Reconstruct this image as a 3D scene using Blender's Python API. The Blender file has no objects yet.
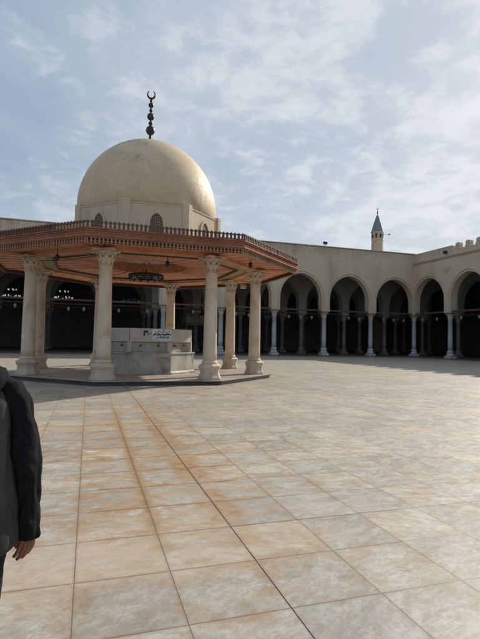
import bpy, bmesh, math, random
from math import sin, cos, pi, radians, sqrt
from mathutils import Vector, Matrix, noise
R0 = random.Random(7)
COL = bpy.context.scene.collection
# ------------------------------------------------------------------ helpers
class MB:
    """collects verts / faces and links them as ONE mesh object"""
    def __init__(s): s.v = []; s.f = []; s.sm = []; s.mi = []
    def add(s, vs, fs, smooth=False, mi=0):
        o = len(s.v); s.v += [tuple(v) for v in vs]
        for f in fs: s.f.append([i + o for i in f]); s.sm.append(smooth); s.mi.append(mi)
        return s
    def box(s, c, d, rz=0, mi=0, top=1.0, rx=0):
        vs = []
        for z in (-1, 1):
            k = 1 if z < 0 else top
            for x, y in ((-1, -1), (1, -1), (1, 1), (-1, 1)):
                p = Vector((x * d[0] / 2 * k, y * d[1] / 2 * k, z * d[2] / 2))
                if rx: p.rotate(Matrix.Rotation(rx, 3, 'X'))
                p.rotate(Matrix.Rotation(rz, 3, 'Z')); vs.append(p + Vector(c))
        return s.add(vs, [(0, 3, 2, 1), (4, 5, 6, 7), (0, 1, 5, 4), (1, 2, 6, 5), (2, 3, 7, 6), (3, 0, 4, 7)], False, mi)
    def lathe(s, prof, c=(0, 0, 0), n=24, smooth=True, rot=0, mi=0, caps=True):
        vs = []; fs = []
        for r, z in prof:
            for k in range(n):
                a = rot + 2 * pi * k / n
                vs.append((c[0] + r * cos(a), c[1] + r * sin(a), c[2] + z))
        for j in range(len(prof) - 1):
            for k in range(n):
                k2 = (k + 1) % n
                fs.append((j * n + k, j * n + k2, (j + 1) * n + k2, (j + 1) * n + k))
        s.add(vs, fs, smooth, mi)
        if caps:
            b = len(s.v) - len(vs)
            if prof[0][0] > 1e-4: s.f.append([b + k for k in range(n)][::-1]); s.sm.append(False); s.mi.append(mi)
            if prof[-1][0] > 1e-4: s.f.append([b + (len(prof) - 1) * n + k for k in range(n)]); s.sm.append(False); s.mi.append(mi)
        return s
    def tube(s, pts, r, n=8, mi=0, smooth=True):
        pts = [Vector(p) for p in pts]; rs = r if isinstance(r, (list, tuple)) else [r] * len(pts)
        vs = []; fs = []
        up = None
        for i, p in enumerate(pts):
            t = (pts[min(i + 1, len(pts) - 1)] - pts[max(i - 1, 0)]).normalized()
            if up is None:
                up = Vector((0, 0, 1)) if abs(t.z) < .9 else Vector((0, 1, 0))
            a = t.cross(up).normalized(); b = a.cross(t).normalized(); up = b
            for k in range(n):
                th = 2 * pi * k / n
                vs.append(p + a * rs[i] * cos(th) + b * rs[i] * sin(th))
        for j in range(len(pts) - 1):
            for k in range(n):
                k2 = (k + 1) % n
                fs.append((j * n + k, j * n + k2, (j + 1) * n + k2, (j + 1) * n + k))
        fs.append(tuple(range(n))[::-1]); fs.append(tuple((len(pts) - 1) * n + k for k in range(n)))
        return s.add(vs, fs, smooth, mi)
    def sphere(s, c, r, n=12, mi=0, sz=1.0):
        prof = [(max(1e-5, r * cos(-pi / 2 + pi * j / (n // 2 + 1))), r * sz * sin(-pi / 2 + pi * j / (n // 2 + 1))) for j in range(n // 2 + 2)]
        return s.lathe(prof, c, n, True, 0, mi, False)
    def build(s, name, mat, parent=None, bevel=0, loc=None, recalc=True):
        me = bpy.data.meshes.new(name); me.from_pydata(s.v, [], s.f)
        me.polygons.foreach_set('use_smooth', s.sm); me.polygons.foreach_set('material_index', s.mi)
        for m in (mat if isinstance(mat, (list, tuple)) else [mat]): me.materials.append(m)
        if recalc:
            bm = bmesh.new(); bm.from_mesh(me); bmesh.ops.recalc_face_normals(bm, faces=bm.faces); bm.to_mesh(me); bm.free()
        o = bpy.data.objects.new(name, me); COL.objects.link(o)
        if parent is not None: o.parent = parent
        if loc is not None: o.location = loc
        if bevel:
            md = o.modifiers.new('bevel', 'BEVEL'); md.width = bevel; md.segments = 2; md.limit_method = 'ANGLE'; md.angle_limit = radians(40)
        return o
def tag(o, label=None, cat=None, group=None, kind=None):
    if label: o['label'] = label
    if cat: o['category'] = cat
    if group: o['group'] = group
    if kind: o['kind'] = kind
    return o
def thing(name, label, cat, loc=(0, 0, 0), rz=0, group=None):
    o = bpy.data.objects.new(name, None); COL.objects.link(o); o.empty_display_size = .2
    o.location = loc; o.rotation_euler = (0, 0, rz)
    return tag(o, label, cat, group)
def dup(o, parent=None, loc=None, rz=None, label=None):
    c = o.copy(); COL.objects.link(c)
    if parent is not None: c.parent = parent
    if loc is not None: c.location = loc
    if rz is not None: c.rotation_euler = (0, 0, rz)
    if label: c['label'] = label
    for ch in list(KIDS.get(o, [ch for ch in bpy.data.objects if ch.parent == o])):
        dup(ch, c)
    return c
KIDS = {}
def freeze(o):
    KIDS[o] = [c for c in bpy.data.objects if c.parent == o]
    for c in KIDS[o]: freeze(c)
# ------------------------------------------------------------------ materials
class NT:
    def __init__(s, name):
        s.m = bpy.data.materials.new(name); s.m.use_nodes = True; s.t = s.m.node_tree; s.n = s.t.nodes; s.l = s.t.links
        s.b = s.n['Principled BSDF']
    def N(s, typ, **k):
        n = s.n.new(typ)
        for a, v in k.items():
            if a.startswith('i_'):
                key = a[2:]; key = int(key) if key.isdigit() else key.replace('_', ' ')
                s.set(n.inputs[key], v)
            else: setattr(n, a, v)
        return n
    def set(s, inp, v):
        if hasattr(v, 'is_output') or isinstance(v, bpy.types.NodeSocket): s.l.new(v, inp)
        else: inp.default_value = v
    def math(s, op, a, b=0.0, c=None, clamp=False):
        n = s.n.new('ShaderNodeMath'); n.operation = op; n.use_clamp = clamp
        s.set(n.inputs[0], a); s.set(n.inputs[1], b)
        if c is not None: s.set(n.inputs[2], c)
        return n.outputs[0]
    def vmath(s, op, a, b=None):
        n = s.n.new('ShaderNodeVectorMath'); n.operation = op; s.set(n.inputs[0], a)
        if b is not None: s.set(n.inputs[1], b)
        return n.outputs[0]
    def mix(s, f, a, b, mode='MIX'):
        n = s.n.new('ShaderNodeMix'); n.data_type = 'RGBA'; n.blend_type = mode
        s.set(n.inputs[0], f); s.set(n.inputs[6], a if not isinstance(a, tuple) or len(a) == 4 else a + (1,)); s.set(n.inputs[7], b if not isinstance(b, tuple) or len(b) == 4 else b + (1,))
        return n.outputs[2]
    def noise(s, vec, scale, detail=4, rough=.55, dist=0.0, col=False):
        n = s.n.new('ShaderNodeTexNoise'); s.set(n.inputs['Vector'], vec); n.inputs['Scale'].default_value = scale
        n.inputs['Detail'].default_value = detail; n.inputs['Roughness'].default_value = rough; n.inputs['Distortion'].default_value = dist
        return n.outputs[1] if col else n.outputs[0]
    def ramp(s, f, stops):
        n = s.n.new('ShaderNodeValToRGB'); s.set(n.inputs[0], f); e = n.color_ramp.elements
        while len(e) > 1: e.remove(e[-1])
        for i, (p, c) in enumerate(stops):
            x = e[0] if i == 0 else e.new(p); x.position = p; x.color = c if len(c) == 4 else tuple(c) + (1,)
        return n.outputs[0]
    def mr(s, v, a, b, c=0.0, d=1.0):
        n = s.n.new('ShaderNodeMapRange'); s.set(n.inputs[0], v); n.interpolation_type = 'SMOOTHSTEP'
        for i, x in enumerate((a, b, c, d)): s.set(n.inputs[i + 1], x)
        return n.outputs[0]
    def pos(s): return s.n.new('ShaderNodeNewGeometry').outputs['Position']
    def obj(s): return s.n.new('ShaderNodeTexCoord').outputs['Object']
    def mapping(s, vec, sc, loc=(0, 0, 0), rot=(0, 0, 0)):
        n = s.n.new('ShaderNodeMapping'); s.set(n.inputs[0], vec); n.inputs['Scale'].default_value = sc; s.set(n.inputs['Location'], loc); n.inputs['Rotation'].default_value = rot
        return n.outputs[0]
    def fin(s, col, rough=.8, bump=None, bs=.3, bd=.01, spec=None, metal=None):
        s.set(s.b.inputs['Base Color'], col if not isinstance(col, tuple) or len(col) == 4 else col + (1,)); s.set(s.b.inputs['Roughness'], rough)
        if spec is not None: s.b.inputs['Specular IOR Level'].default_value = spec
        if metal is not None: s.b.inputs['Metallic'].default_value = metal
        if bump is not None:
            b = s.n.new('ShaderNodeBump'); b.inputs['Strength'].default_value = bs; b.inputs['Distance'].default_value = bd
            s.set(b.inputs['Height'], bump); s.l.new(b.outputs[0], s.b.inputs['Normal'])
        return s.m
def mottled(name, c1, c2, scale=2.0, rough=.85, bs=.25, bd=.01, stain=None, stain_amt=.5, spec=.3, fine=18, world=True, streak=False, grime=()):
    t = NT(name); p = t.pos() if world else t.obj()
    n1 = t.noise(p, scale, 6, .6); n2 = t.noise(p, fine, 3, .6)
    col = t.mix(t.mr(n1, .3, .7), c1, c2)
    col = t.mix(t.mr(n2, .3, .75, 0, .35), col, tuple(x * .72 for x in c1))
    if stain:
        q = t.mapping(p, (1.3, 1.3, .22)) if streak else p
        n3 = t.noise(q, scale * .7, 5, .65, .6)
        col = t.mix(t.mr(n3, .5, .72, 0, stain_amt), col, stain)
    for z0, z1, amt, gc in grime:
        sz = t.n.new('ShaderNodeSeparateXYZ'); t.l.new(t.pos(), sz.inputs[0])
        gn = t.noise(t.mapping(t.pos(), (2.2, 2.2, .5)), 1.6, 6, .7, .3)
        gf = t.math('MULTIPLY', t.mr(t.math('ADD', sz.outputs[2], t.math('MULTIPLY', t.math('SUBTRACT', gn, .5), abs(z1 - z0) * 1.6)), z0, z1, 0, amt), t.mr(gn, .3, .6, .35, 1))
        col = t.mix(gf, col, gc)
    h = t.math('ADD', t.math('MULTIPLY', n1, .5), n2)
    return t.fin(col, t.mr(n2, .2, .8, rough - .1, min(1, rough + .08)), h, bs, bd, spec)
M = {}
M['plaster'] = mottled('arcade_plaster', (.59, .48, .35), (.68, .56, .42), .35, .92, .35, .02, (.34, .29, .225), .8, .2, 6, True, True, ((11.0, 12.3, .5, (.30, .26, .21)), (6.6, 4.8, .35, (.36, .32, .27))))
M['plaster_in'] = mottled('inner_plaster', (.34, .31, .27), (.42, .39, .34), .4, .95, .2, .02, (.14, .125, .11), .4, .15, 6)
M['dome'] = mottled('dome_plaster', (.57, .44, .29), (.66, .52, .355), .8, .6, .25, .01, (.37, .29, .19), .95, .3, 9, True, True)
M['drum'] = mottled('drum_plaster', (.55, .44, .315), (.63, .52, .385), .9, .85, .3, .01, (.34, .28, .2), .7, .25, 10, True, True)
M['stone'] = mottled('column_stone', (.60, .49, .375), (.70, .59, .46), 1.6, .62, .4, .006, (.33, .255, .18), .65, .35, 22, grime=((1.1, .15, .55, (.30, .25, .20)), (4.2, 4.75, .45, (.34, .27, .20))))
M['marble_b'] = mottled('blue_marble', (.38, .385, .385), (.52, .52, .51), 1.2, .5, .2, .006, (.25, .25, .25), .5, .4, 12)
M['fount'] = mottled('fountain_stone', (.36, .335, .29), (.50, .47, .41), 2.2, .6, .4, .008, (.14, .12, .10), .95, .35, 16)
M['fount_lt'] = mottled('fountain_panel_stone', (.50, .46, .40), (.60, .56, .49), 2.2, .6, .3, .006, (.26, .23, .19), .5, .35, 16)
M['iron'] = mottled('black_iron', (.012, .013, .015), (.03, .03, .032), 20, .5, .2, .002, None, 0, .5, 60)
M['roofdeck'] = mottled('roof_deck', (.25, .21, .17), (.33, .28, .22), 1.2, .95, .3, .01)
M['darkwood'] = mottled('dark_wood', (.045, .028, .018), (.08, .048, .03), 6, .7, .3, .003, None, 0, .3, 40)
M['beamwood'] = mottled('tie_beam_wood', (.085, .058, .042), (.13, .088, .062), 3, .8, .3, .004, None, 0, .3, 30)
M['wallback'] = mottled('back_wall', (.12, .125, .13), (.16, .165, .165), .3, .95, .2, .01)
M['brickmin'] = mottled('minaret_stone', (.52, .41, .29), (.62, .50, .37), 1.5, .9, .4, .03, (.28, .21, .15), .6, .2, 6)
M['lead'] = mottled('slate_spire', (.17, .195, .22), (.24, .265, .29), 1.5, .6, .2, .01, None, 0, .4, 8)
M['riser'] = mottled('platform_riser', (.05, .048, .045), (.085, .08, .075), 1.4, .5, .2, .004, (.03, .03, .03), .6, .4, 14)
def wood_panel(name, c1, c2, rough=.5):
    t = NT(name); p = t.obj()
    q = t.mapping(p, (3, 3, 26)); n1 = t.noise(q, 2.2, 5, .6); n2 = t.noise(p, 1.1, 4, .6); n3 = t.noise(p, 30, 2)
    col = t.mix(t.mr(n1, .3, .7), c1, c2); col = t.mix(t.mr(n2, .4, .7, 0, .55), col, tuple(x * .5 for x in c1))
    return t.fin(col, t.mr(n3, .2, .8, rough - .08, rough + .12), n1, .3, .004, .4)
M['fascia'] = wood_panel('fascia_wood', (.24, .092, .048), (.38, .16, .088), .6)
M['fringe'] = wood_panel('fringe_wood', (.27, .135, .085), (.40, .22, .145), .65)
M['crest'] = wood_panel('cresting_wood', (.10, .05, .034), (.17, .088, .06), .7)
M['orange'] = wood_panel('orange_ceiling', (.52, .21, .11), (.63, .29, .165), .6)
M['olive'] = mottled('olive_paint', (.30, .235, .12), (.36, .29, .16), 2, .7, .2, .003, (.30, .22, .13), .5, .3, 20)
# carpet / glass / lamp
M['carpet'] = mottled('dark_carpet', (.10, .075, .07), (.14, .105, .095), 1.5, .98, .2, .004)
t = NT('lamp_glass'); M['glass'] = t.fin((.20, .22, .24), .3, spec=.4)
t = NT('lit_lamp'); t.b.inputs['Emission Color'].default_value = (1, .97, .92, 1); t.b.inputs['Emission Strength'].default_value = .3; M['lit'] = t.fin((.8, .8, .78), .4)
# grille of the drum windows
t = NT('window_grille'); p = t.obj()
br = t.n.new('ShaderNodeTexVoronoi'); br.feature = 'DISTANCE_TO_EDGE'; t.set(br.inputs['Vector'], p); br.inputs['Scale'].default_value = 13; br.inputs['Randomness'].default_value = .35
M['grille'] = t.fin(t.mix(t.mr(br.outputs['Distance'], .10, .2), (.27, .21, .15), (.05, .045, .04)), .8, t.mr(br.outputs['Distance'], .1, .2, 1, 0), .6, .02)
# --- courtyard paving: 0.63 m slabs
TX, TY, SX, SY = -.0396, 3.9673, .6263, .6438
def floor_mat():
    t = NT('marble_paving'); P = t.pos(); sp = t.n.new('ShaderNodeSeparateXYZ'); t.l.new(P, sp.inputs[0])
    wob = t.noise(P, .35, 2); 
    u = t.math('DIVIDE', t.math('SUBTRACT', sp.outputs[0], TX), SX); v = t.math('DIVIDE', t.math('SUBTRACT', sp.outputs[1], TY), SY)
    fu, fv = t.math('FLOOR', u), t.math('FLOOR', v)
    cu, cv = t.math('SUBTRACT', u, fu), t.math('SUBTRACT', v, fv)
    du = t.math('SUBTRACT', .5, t.math('ABSOLUTE', t.math('SUBTRACT', cu, .5)))
    dv = t.math('SUBTRACT', .5, t.math('ABSOLUTE', t.math('SUBTRACT', cv, .5)))
    cell = t.n.new('ShaderNodeCombineXYZ'); t.l.new(fu, cell.inputs[0]); t.l.new(fv, cell.inputs[1])
    wn = t.n.new('ShaderNodeTexWhiteNoise'); wn.noise_dimensions = '2D'; t.l.new(cell.outputs[0], wn.inputs[0])
    rnd, rcol = wn.outputs[0], wn.outputs[1]
    off = t.vmath('SCALE', rcol); off.node.inputs['Scale'].default_value = 37.0
    # rotate vein direction a little per slab
    vr = t.n.new('ShaderNodeVectorRotate'); vr.rotation_type = 'Z_AXIS'; t.l.new(P, vr.inputs['Vector']); t.set(vr.inputs['Angle'], t.math('MULTIPLY_ADD', rnd, 1.3, -.75))
    Q = t.vmath('ADD', vr.outputs[0], off)
    Q2 = t.mapping(Q, (1.0, 2.8, 1))
    n1 = t.noise(Q2, 1.5, 9, .66, .9); n2 = t.noise(Q2, 4.2, 9, .72, .8); n3 = t.noise(Q, 30, 5, .65)
    n0 = t.noise(Q, 1.1, 5, .6, .4)
    vein = t.math('ABSOLUTE', t.math('SUBTRACT', t.noise(Q2, 1.6, 9, .7, .5), .5))
    n4 = t.noise(t.mapping(Q, (1, 1.6, 1)), 2.6, 9, .76, .4)
    base = t.ramp(n1, [(.28, (.31, .335, .33)), (.40, (.41, .42, .40)), (.50, (.52, .51, .475)), (.60, (.47, .435, .375)), (.72, (.38, .32, .245))])
    base = t.mix(t.mr(n2, .38, .68, 0, .65), base, t.ramp(n2, [(.3, (.25, .205, .155)), (.5, (.43, .39, .335)), (.7, (.56, .53, .49))]))
    base = t.mix(t.mr(n0, .52, .68, 0, .55), base, (.36, .29, .215))
    base = t.mix(t.mr(vein, 0, .02, .38, 0), base, (.28, .20, .13))
    n5 = t.noise(t.mapping(Q, (1, 1.5, 1)), 11, 9, .8, .3); n6 = t.noise(t.mapping(Q, (1, 1.5, 1)), 6, 9, .8, .9)
    base = t.mix(t.mr(n5, .44, .56, .45, 0), base, (.29, .235, .175))
    base = t.mix(t.mr(n6, .53, .62, 0, .5), base, (.60, .585, .55))
    vein2 = t.math('ABSOLUTE', t.math('SUBTRACT', n6, .47)); base = t.mix(t.mr(vein2, 0, .010, .45, 0), base, (.20, .145, .10))
    base = t.mix(t.mr(n4, .47, .62, 0, .75), base, t.ramp(n3, [(.35, (.22, .165, .11)), (.65, (.37, .30, .225))]))
    base = t.mix(t.mr(n3, .5, .8, 0, .4), base, (.25, .21, .16))
    # slab-to-slab tone
    tone = t.n.new('ShaderNodeHueSaturation'); t.set(tone.inputs['Value'], t.math('MULTIPLY_ADD', rnd, .30, .84)); t.set(tone.inputs['Saturation'], t.math('MULTIPLY_ADD', wn.outputs[0], .35, .9)); t.l.new(base, tone.inputs['Color'])
    base = tone.outputs[0]
    # broad, distance-scale tint so far slabs still differ
    big = t.noise(t.mapping(P, (.10, .32, 1)), 1.0, 5, .65)
    base = t.mix(t.mr(big, .42, .68, 0, .5), base, (.29, .295, .29))
    big2 = t.noise(t.mapping(P, (.16, .55, 1), (9, 3, 0)), 1.3, 5, .65)
    base = t.mix(t.mr(big2, .5, .7, 0, .55), base, (.47, .37, .27))
    # rust stains that creep out from the joints, strongest on the left front rows
    jd = t.math('MINIMUM', du, dv)
    sn = t.noise(P, 1.5, 7, .72, .5); sn2 = t.noise(P, 9, 5, .72); sn3 = t.noise(t.mapping(P, (1, 2.6, 1), (4, 7, 0)), 2.2, 7, .7, .4)
    wid = t.math('MULTIPLY_ADD', t.mr(sn3, .36, .62), .40, t.math('MULTIPLY_ADD', sn2, .35, -.22))
    creep = t.mr(t.math('SUBTRACT', jd, wid), -.22, .06, 1, 0)
    xs = sp.outputs[0]; ys = sp.outputs[1]
    mx = t.mr(t.math('ABSOLUTE', t.math('SUBTRACT', xs, .85)), .55, 1.35, 1, 0)
    my = t.math('MULTIPLY', t.mr(ys, 3.2, 4.6), t.mr(ys, 7.5, 14.5, 1, 0))
    patch = t.mr(t.noise(P, .5, 4, .65), .44, .62)
    near = t.math('MULTIPLY', t.mr(xs, 1.4, 3.2, 1, 0), t.mr(ys, 5.5, 12, 1, .25))
    mask = t.math('MAXIMUM', t.math('MULTIPLY', mx, my), t.math('MULTIPLY', patch, t.mr(xs, 1.5, 6, .6, .28)))
    mask = t.math('MAXIMUM', mask, t.math('MULTIPLY_ADD', near, .38, .10))
    sa = t.math('MULTIPLY', t.math('MULTIPLY', creep, mask), t.mr(sn, .40, .56, .06, 1.0))
    sb = t.math('MULTIPLY', t.mr(t.math('SUBTRACT', t.math('ABSOLUTE', t.math('SUBTRACT', xs, TX + 2 * SX)), t.math('MULTIPLY', sn3, .42)), -.10, .06, 1, 0), t.math('MULTIPLY', my, t.mr(sn, .38, .55, .2, 1)))
    sc_ = t.math('MULTIPLY', t.mr(t.math('SUBTRACT', t.math('ABSOLUTE', t.math('SUBTRACT', xs, TX + SX)), t.math('MULTIPLY', sn2, .16)), -.06, .03, 1, 0), my)
    sa = t.math('MAXIMUM', sa, t.math('MAXIMUM', sb, t.math('MULTIPLY', sc_, .85)))
    base = t.mix(t.math('MINIMUM', sa, .9), base, t.ramp(sn2, [(.3, (.17, .09, .042)), (.5, (.32, .195, .10)), (.75, (.41, .30, .185))]))
    base = t.mix(t.math('MULTIPLY', t.math('MULTIPLY', t.math('MULTIPLY', mx, my), t.mr(sn3, .42, .60, 0, .7)), t.mr(sn2, .3, .6, .5, 1)), base, (.40, .265, .15))
    # dark grime hugging the joints of the stained rows
    base = t.mix(t.math('MULTIPLY', t.mr(t.math('SUBTRACT', jd, t.math('MULTIPLY', sn2, .05)), -.03, .02, 1, 0), t.math('MULTIPLY', mask, .6)), base, (.20, .11, .055))
    # joints
    jn = t.math('MULTIPLY_ADD', sn2, .006, .0035)
    line = t.mr(jd, t.math('MULTIPLY', jn, .5), jn, 1, 0)
    ewx = t.math('LESS_THAN', t.math('ABSOLUTE', t.math('SUBTRACT', sp.outputs[0], TX + 2 * SX)), t.math('MULTIPLY_ADD', sn2, .006, .0015))
    ewx2 = t.math('LESS_THAN', t.math('ABSOLUTE', t.math('SUBTRACT', sp.outputs[0], TX + 12 * SX)), .005)
    ewy = t.math('MULTIPLY', t.math('LESS_THAN', t.math('ABSOLUTE', t.math('SUBTRACT', sp.outputs[1], TY)), t.math('MULTIPLY_ADD', sn2, .006, .001)), t.math('GREATER_THAN', sp.outputs[0], TX + 2 * SX))
    ex = t.math('MAXIMUM', t.math('MAXIMUM', ewx, ewx2), ewy)
    base = t.mix(t.math('MULTIPLY', line, t.mr(sp.outputs[1], 4, 13, .8, .25)), base, (.10, .075, .055))
    base = t.mix(ex, base, (.022, .017, .014))
    tilt = t.math('MULTIPLY', t.math('SUBTRACT', t.math('ADD', t.math('MULTIPLY', cu, t.math('SUBTRACT', rnd, .5)), t.math('MULTIPLY', cv, t.math('SUBTRACT', wn.outputs[0], .5))), 0), .8)
    h = t.math('ADD', t.math('ADD', t.math('MULTIPLY', n2, .35), t.math('MULTIPLY', n5, .5)), t.math('MULTIPLY', rnd, 1.5))
    h = t.math('SUBTRACT', h, t.math('MULTIPLY', t.math('MAXIMUM', line, ex), 1.0))
    rough = t.mr(n2, .35, .65, .36, .55)
    base = t.mix(1.0, base, (1.0, .975, .93), 'MULTIPLY')
    return t.fin(base, rough, h, .3, .004, .35)
M['floor'] = floor_mat()
M['ground'] = mottled('city_ground', (.22, .19, .15), (.28, .24, .19), .05, .95, .1, .01)
# ------------------------------------------------------------------ geometry constants
YW, XC, W = 47.84, 37.09, 6.0
KX, KY = 2.37, 21.48
CAPZ = 4.98
# ------------------------------------------------------------------ setting: ground
def sheet(name, x0, x1, y0, y1, z, mat, kind='structure'):
    m = MB(); m.add([(x0, y0, z), (x1, y0, z), (x1, y1, z), (x0, y1, z)], [(0, 1, 2, 3)]); o = m.build(name, mat); tag(o, kind=kind); return o
sheet('ground', -1500, 1500, -1500, 1500, -.02, M['ground'])
sheet('courtyard_paving', -45, XC + .9, -30, YW + .9, 0, M['floor'])
# hall floor (carpeted, one low step above the court)
m = MB(); m.box((0, YW - .45 + 12.5 + .0, .05), (111, 25.0, .1)); tag(m.build('hall_floor', M['carpet']), kind='structure')
m = MB(); m.box((XC - .45 + 9.5, (YW - .45 - 13) / 2 - 0, .048), (19, YW - .46 + 13, .096)); tag(m.build('side_hall_floor', M['carpet']), kind='structure')
# ------------------------------------------------------------------ arcades
def arch_pts(a, zs, rise, n=12):
    c = (rise * rise - a * a) / (2 * a); r = a + c
    out = []
    th1 = math.acos(c / r)
    for i in range(n + 1):
        th = th1 * i / n
        out.append((c - r * cos(th), zs + r * sin(th)))        # left side: from (-a,zs) to (0,zs+rise)
    return out + [(-x, z) for x, z in out[::-1][1:]]
def arch_wall(mb, n, w, z0, top, t0, t1, a, zs, rise, back=True, mapf=None, trim0=0.0, trim1=0.0):
    prof = []
    for k in range(n):
        c = -(k + .5) * w
        ap = [(-x, z) for x, z in arch_pts(a, zs, rise)]
        pts = [(a, z0)] + ap + [(-a, z0)]
        if k == 0: prof.append((0 + trim0, z0))
        prof += [(c + x, z) for x, z in pts]
    prof.append((-n * w + trim1, z0))
    V = []; F = []
    def v(u, t, z): V.append(mapf(u, t, z)); return len(V) - 1
    for tt in ((t0, t1) if back else (t0,)):
        for (u1, z1), (u2, z2) in zip(prof, prof[1:]):
            if abs(u1 - u2) < 1e-6: continue
            F.append((v(u1, tt, z1), v(u2, tt, z2), v(u2, tt, top), v(u1, tt, top)))
    mb.add(V, F); V = []; F = []
    for (u1, z1), (u2, z2) in zip(prof, prof[1:]):
        F.append((v(u1, t0, z1), v(u2, t0, z2), v(u2, t1, z2), v(u1, t1, z1)))
    u0, ue = prof[0][0], prof[-1][0]
    F.append((v(u0, t0, top), v(ue, t0, top), v(ue, t1, top), v(u0, t1, top)))
    F.append((v(u0, t0, z0), v(u0, t1, z0), v(u0, t1, top), v(u0, t0, top)))
    F.append((v(ue, t0, z0), v(ue, t1, z0), v(ue, t1, top), v(ue, t0, top)))
    mb.add(V, F)
def acanthus_capital(r0, rt, h, n=8, lod=1):
    """bell with two tiers of curled leaves and an abacus; returns MB with base at z=0"""
    m = MB()
    ab = h * .14
    m.lathe([(r0 * 1.12, 0), (r0 * 1.2, .03 * h), (r0 * 1.12, .07 * h), (r0 * .98, .09 * h), (r0 * 1.0, .35 * h), (r0 * 1.12, .6 * h), (rt * .86, .80 * h), (rt * .92, h - ab)], n=20)
    # concave abacus
    vs = []
    pts = []
    for q in range(4):
        a0 = pi / 4 + q * pi / 2
        c0 = Vector((cos(a0), sin(a0))) * rt * 1.30; c1 = Vector((cos(a0 + pi / 2), sin(a0 + pi / 2))) * rt * 1.30
        tdir = (c1 - c0).normalized()
        A = c0 + tdir * .06; B = c1 - tdir * .06
        for s in range(7):
            f = s / 6; p = A.lerp(B, f); p -= p.normalized() * rt * .12 * sin(pi * f); pts.append(p)
    N = len(pts)
    for z, k in ((h - ab, .94), (h - ab * .55, 1.0), (h - ab * .5, .97), (h, 1.02)):
        vs += [(p.x * k, p.y * k, z) for p in pts]
    fs = [(j * N + i, j * N + (i + 1) % N, (j + 1) * N + (i + 1) % N, (j + 1) * N + i) for j in range(3) for i in range(N)]
    fs.append(tuple(range(N))[::-1]); fs.append(tuple(3 * N + i for i in range(N)))
    m.add(vs, fs)
    if lod:
        for tier, (zb, hh, off, ro, cnt) in enumerate(((.06, .42, 0, 1.04, n), (.22, .48, .5, 1.10, n))):
            for k in range(cnt):
                a = 2 * pi * (k + off) / cnt; wv = r0 * 2 * pi / cnt * .46
                L = []
                for (f, ww, o) in ((0, .8, 0), (.35, 1.0, .03), (.7, .85, .10), (.92, .5, .22), (1.0, .28, .34), (.90, .12, .42)):
                    rr = r0 * ro + (rt - r0) * o * 1.6 + (.03 * tier * rt)
                    z = (zb + hh * f) * h
                    for sx, bulge in ((-1, -.04), (-.45, .03), (0, .0), (.45, .03), (1, -.04)):
                        x = sx * wv * ww; rad = rr + bulge * r0
                        L.append((rad * cos(a) - x * sin(a), rad * sin(a) + x * cos(a), z))
                m.add(L, [(i * 5 + j, i * 5 + j + 1, (i + 1) * 5 + j + 1, (i + 1) * 5 + j) for i in range(5) for j in range(4)], True)
        for q in range(4):      # corner volutes
            a = pi / 4 + q * pi / 2
            for s in (-1, 1):
                P = []
                for i in range(9):
                    th = i / 8 * 2.2 * pi; rr = rt * .13 * (1 - i / 12)
                    d = rt * 1.05 + rr * sin(th) * .8 ; z = h - ab - rt * .14 + rr * cos(th)
                    P.append(((d) * cos(a) - s * .035 * sin(a), d * sin(a) + s * .035 * cos(a), z))
                m.tube(P, rt * .035, 5)
    return m
# hall column (marble) prototype meshes
M['col_shaded'] = mottled('inner_column_shaded', (.20, .19, .175), (.28, .265, .245), 1.2, .7, .2, .006, (.14, .13, .12), .5, .3, 12)  # darker copy of the column material, hall dimness put into its colour
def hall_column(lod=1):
    MB_ = M['marble_b'] if lod else M['col_shaded']; MC_ = M['plaster'] if lod else M['plaster_in']
    t = thing('column', None, None)
    b = MB(); b.box((0, 0, .18), (.86, .86, .36)); b.lathe([(.40, .36), (.43, .42), (.43, .50), (.36, .56), (.30, .62), (.33, .70), (.36, .76), (.34, .84), (.27, .90), (.26, .96)], n=18)
    b.build('base', MB_, t, .015)
    s = MB(); s.lathe([(.255, .96), (.25, 1.6), (.245, 2.6), (.225, 4.2), (.245, 4.22), (.25, 4.27), (.225, 4.30)], n=20); s.build('shaft', MB_, t)
    c = acanthus_capital(.24, .40, .62, 6, lod); o = c.build('capital', MC_, t); o.location.z = 4.30
    return t
def put_col(proto, par, x, y, z=0):
    c = dup(proto, par, (x, y, z)); 
    for k in ('label', 'category'):
        if k in c: del c[k]
    return c
A_, ZS, RISE = 2.50, 6.45, 2.68
def mapY(x0, y): return lambda u, t, z: (x0 + u, y + t, z)
def mapX(x, y0): return lambda u, t, z: (x + t, y0 + u, z)
def make_arcade(name, label, orient, base, start, n, top, front, mat, lod):
    root = thing(name, label, 'arcade', (0, 0, 0))
    mp = mapY(start, base) if orient == 'Y' else mapX(base, start)
    z0 = CAPZ if orient == 'Y' else CAPZ + .006
    m = MB()
    arch_wall(m, n, W, z0, top, -.42, .45, A_, ZS, RISE, True, mp)
    m.build('wall', mat, root)
    if front:
        m = MB(); arch_wall(m, n, W, z0 + .004, top - (.06 if orient == 'Y' else .9) , -.52, -.422, A_ + .22, ZS, RISE + .24, False, mp)
        m.build('arch_facing', mat, root)
    return root
colP = hall_column(1); colP.name = 'column'
colS = hall_column(0)
freeze(colP); freeze(colS)
def tie_beams(root, orient, base, start, n, z=5.12):
    m = MB()
    L = n * W
    if orient == 'Y':
        m.box((start - L / 2, base - .2, z), (L, .14, .16)); m.box((start - L / 2, base + .2, z), (L, .12, .14))
    else:
        m.box((base - .2, start - L / 2, z), (.14, L, .16)); m.box((base + .2, start - L / 2, z), (.12, L, .14))
    m.build('tie_beam', M['beamwood'], root)
NB = 12
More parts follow.
